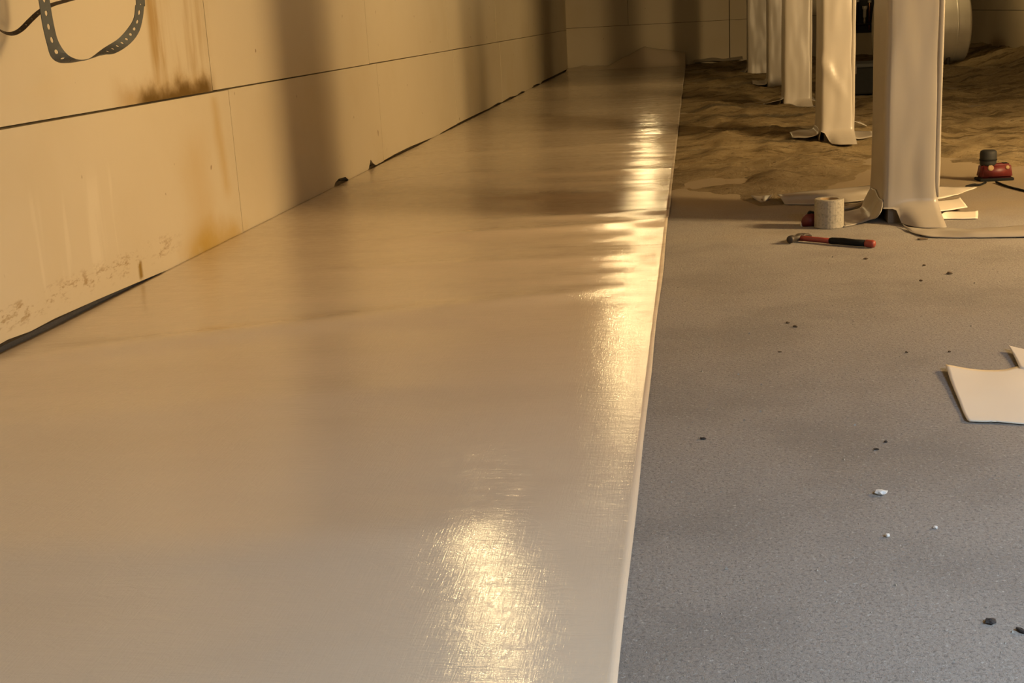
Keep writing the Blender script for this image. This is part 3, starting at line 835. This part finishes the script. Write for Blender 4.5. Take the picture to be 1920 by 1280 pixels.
path = [(t0, w0), (t0.lerp(left[0][0], .33) + Vector((0, .01, 0)), w0), (t0.lerp(left[0][0], .66) + Vector((0, .005, 0)), w0)] + left + [(t1.lerp(left[-1][0], .6), w1), (t1.lerp(left[-1][0], .3), w1), (t1, w1)]
strap('perforated_strap', path, 'strap', 'galvanised perforated hanger strap hanging in a loop before the board wall', .033)
XD = XS - .07
dark = [sp(*a, X=XD) for a in ((-60, -20, 0, 3, .004), (-30, 25, 1, 4, .004), (-8, 50, 2, 5, .004), (8, 61, 2, 4, .004), (24, 63, 1, 3, .005), (40, 55, 1, 2, .006), (58, 37, 1, 2, .006),
                               (76, 21, 1, 2, .006), (98, 9, 1, 2, .006), (125, 1, 1, 2, .006), (160, -11, 1, 2, .006), (200, -40, 1, 2, .006), (225, -80, 1, 2, .006))]
t0 = Vector((XS, dark[0][0].y - .15, ZC)); t1 = Vector((XS, dark[-1][0].y + .12, ZC))
path = [(t0, dark[0][1]), (t0.lerp(dark[0][0], .5), dark[0][1])] + dark + [(t1.lerp(dark[-1][0], .5), dark[-1][1]), (t1, dark[-1][1])]
strap('hanger_strap', path, 'strapdark', 'thin dark hanger strap seen edge-on behind the perforated loop', .036, hole_r=.3)

# ================================================================== LAMPS OF THE PLACE AND AN ADDED TANK BULB (out of frame)
# twin-head work lamp on a tripod by the right wall
LX, LY = 3.55, 4.5
wl = thing('work_lamp', (LX, LY, 0), 'twin-head yellow work lamp on a tripod by the right wall', 'work lamp')
bm = bmesh.new(); tube(bm, [(0, 0, .30), (0, 0, 1.32)], .014, 10); obj('pole', bm, 'darksteel', wl)
for k in range(3):
    a = 2 * pi * k / 3 + .5
    bm = bmesh.new(); tube(bm, [(0, 0, .42), (.28 * cos(a), .28 * sin(a), .012)], .010, 8); obj('leg', bm, 'darksteel', wl)
bm = bmesh.new(); tube(bm, [(0, -.30, 1.32), (0, .30, 1.32)], .012, 8); obj('crossbar', bm, 'darksteel', wl)
# one head floods the near wall, the other throws its beam down the row of pillars
for dy, AIM, power, cone, blend in ((-.27, Vector((-1.0, 0.22, -.38)), LAMP_POWER * 1.2, 150, 1.0), (.27, Vector((-1.0, 2.0, -.18)), LAMP_POWER * 1.7, 85, .9)):
    AIM.normalize(); p = Vector((0, dy, 1.42))
    q = AIM.to_track_quat('-Z', 'Y').to_matrix().to_4x4(); q.translation = p
    bm = bmesh.new(); box(bm, -.20, .20, -.15, .15, -.01, .08, .012); bmesh.ops.transform(bm, matrix=q, verts=bm.verts); h = obj('lamp_head', bm, 'yellow', wl)
    bm = bmesh.new(); box(bm, -.185, .185, -.135, .135, -.016, -.0105); bmesh.ops.transform(bm, matrix=q, verts=bm.verts); obj('lens', bm, 'lens', h)
    ld = bpy.data.lights.new('work_lamp_beam', 'SPOT'); ld.energy = power; ld.color = LAMP_COL
    ld.spot_size = radians(cone); ld.spot_blend = blend; ld.shadow_soft_size = .25
    lo = bpy.data.objects.new('work_lamp_beam', ld); COL.objects.link(lo); lo.parent = wl
    q2 = AIM.to_track_quat('-Z', 'Y').to_matrix().to_4x4(); q2.translation = p + AIM * .03; lo.matrix_local = q2

# row of bare bulbs hung from the joists above the liner
bm = bmesh.new(); lathe(bm, [(.004, -.062), (.018, -.056), (.028, -.040), (.030, -.024), (.024, -.006), (.014, .012), (.012, .02)], 16)
bulb_me = bpy.data.meshes.new('bulb'); bm.to_mesh(bulb_me); bm.free()
bm = bmesh.new(); lathe(bm, [(.016, .015), (.020, .02), (.020, .055), (.008, .07)], 14)
sock_me = bpy.data.meshes.new('socket'); bm.to_mesh(sock_me); bm.free()
bm = bmesh.new(); tube(bm, [(0, 0, .065), (0, 0, .27)], .004, 6)
cord_me = bpy.data.meshes.new('bulb_cord'); bm.to_mesh(cord_me); bm.free()
for bx, by, lab in ((-.76, 4.25, 'bare lit bulb hanging above the liner before the hammer pillar'), (-.48, 8.2, 'bare lit bulb hanging above the liner beside the second wrapped pillar'),
                    (-.50, 11.6, 'bare lit bulb hanging above the liner beside the third wrapped pillar'), (-.52, 15.0, 'bare lit bulb hanging above the liner past the fourth wrapped pillar'),
                    (2.85, 15.8, 'unseen bare bulb added to light the top of the steel tank')):  # last bulb is an extra, added to brighten the upper side of the tank
    b = thing('pendant_bulb', (bx, by, 1.35), lab, 'light bulb', 'bare bulbs hung from the joists')
    obj('bulb', bulb_me, 'bulb', b, True); obj('socket', sock_me, 'black', b); obj('cord', cord_me, 'black', b)
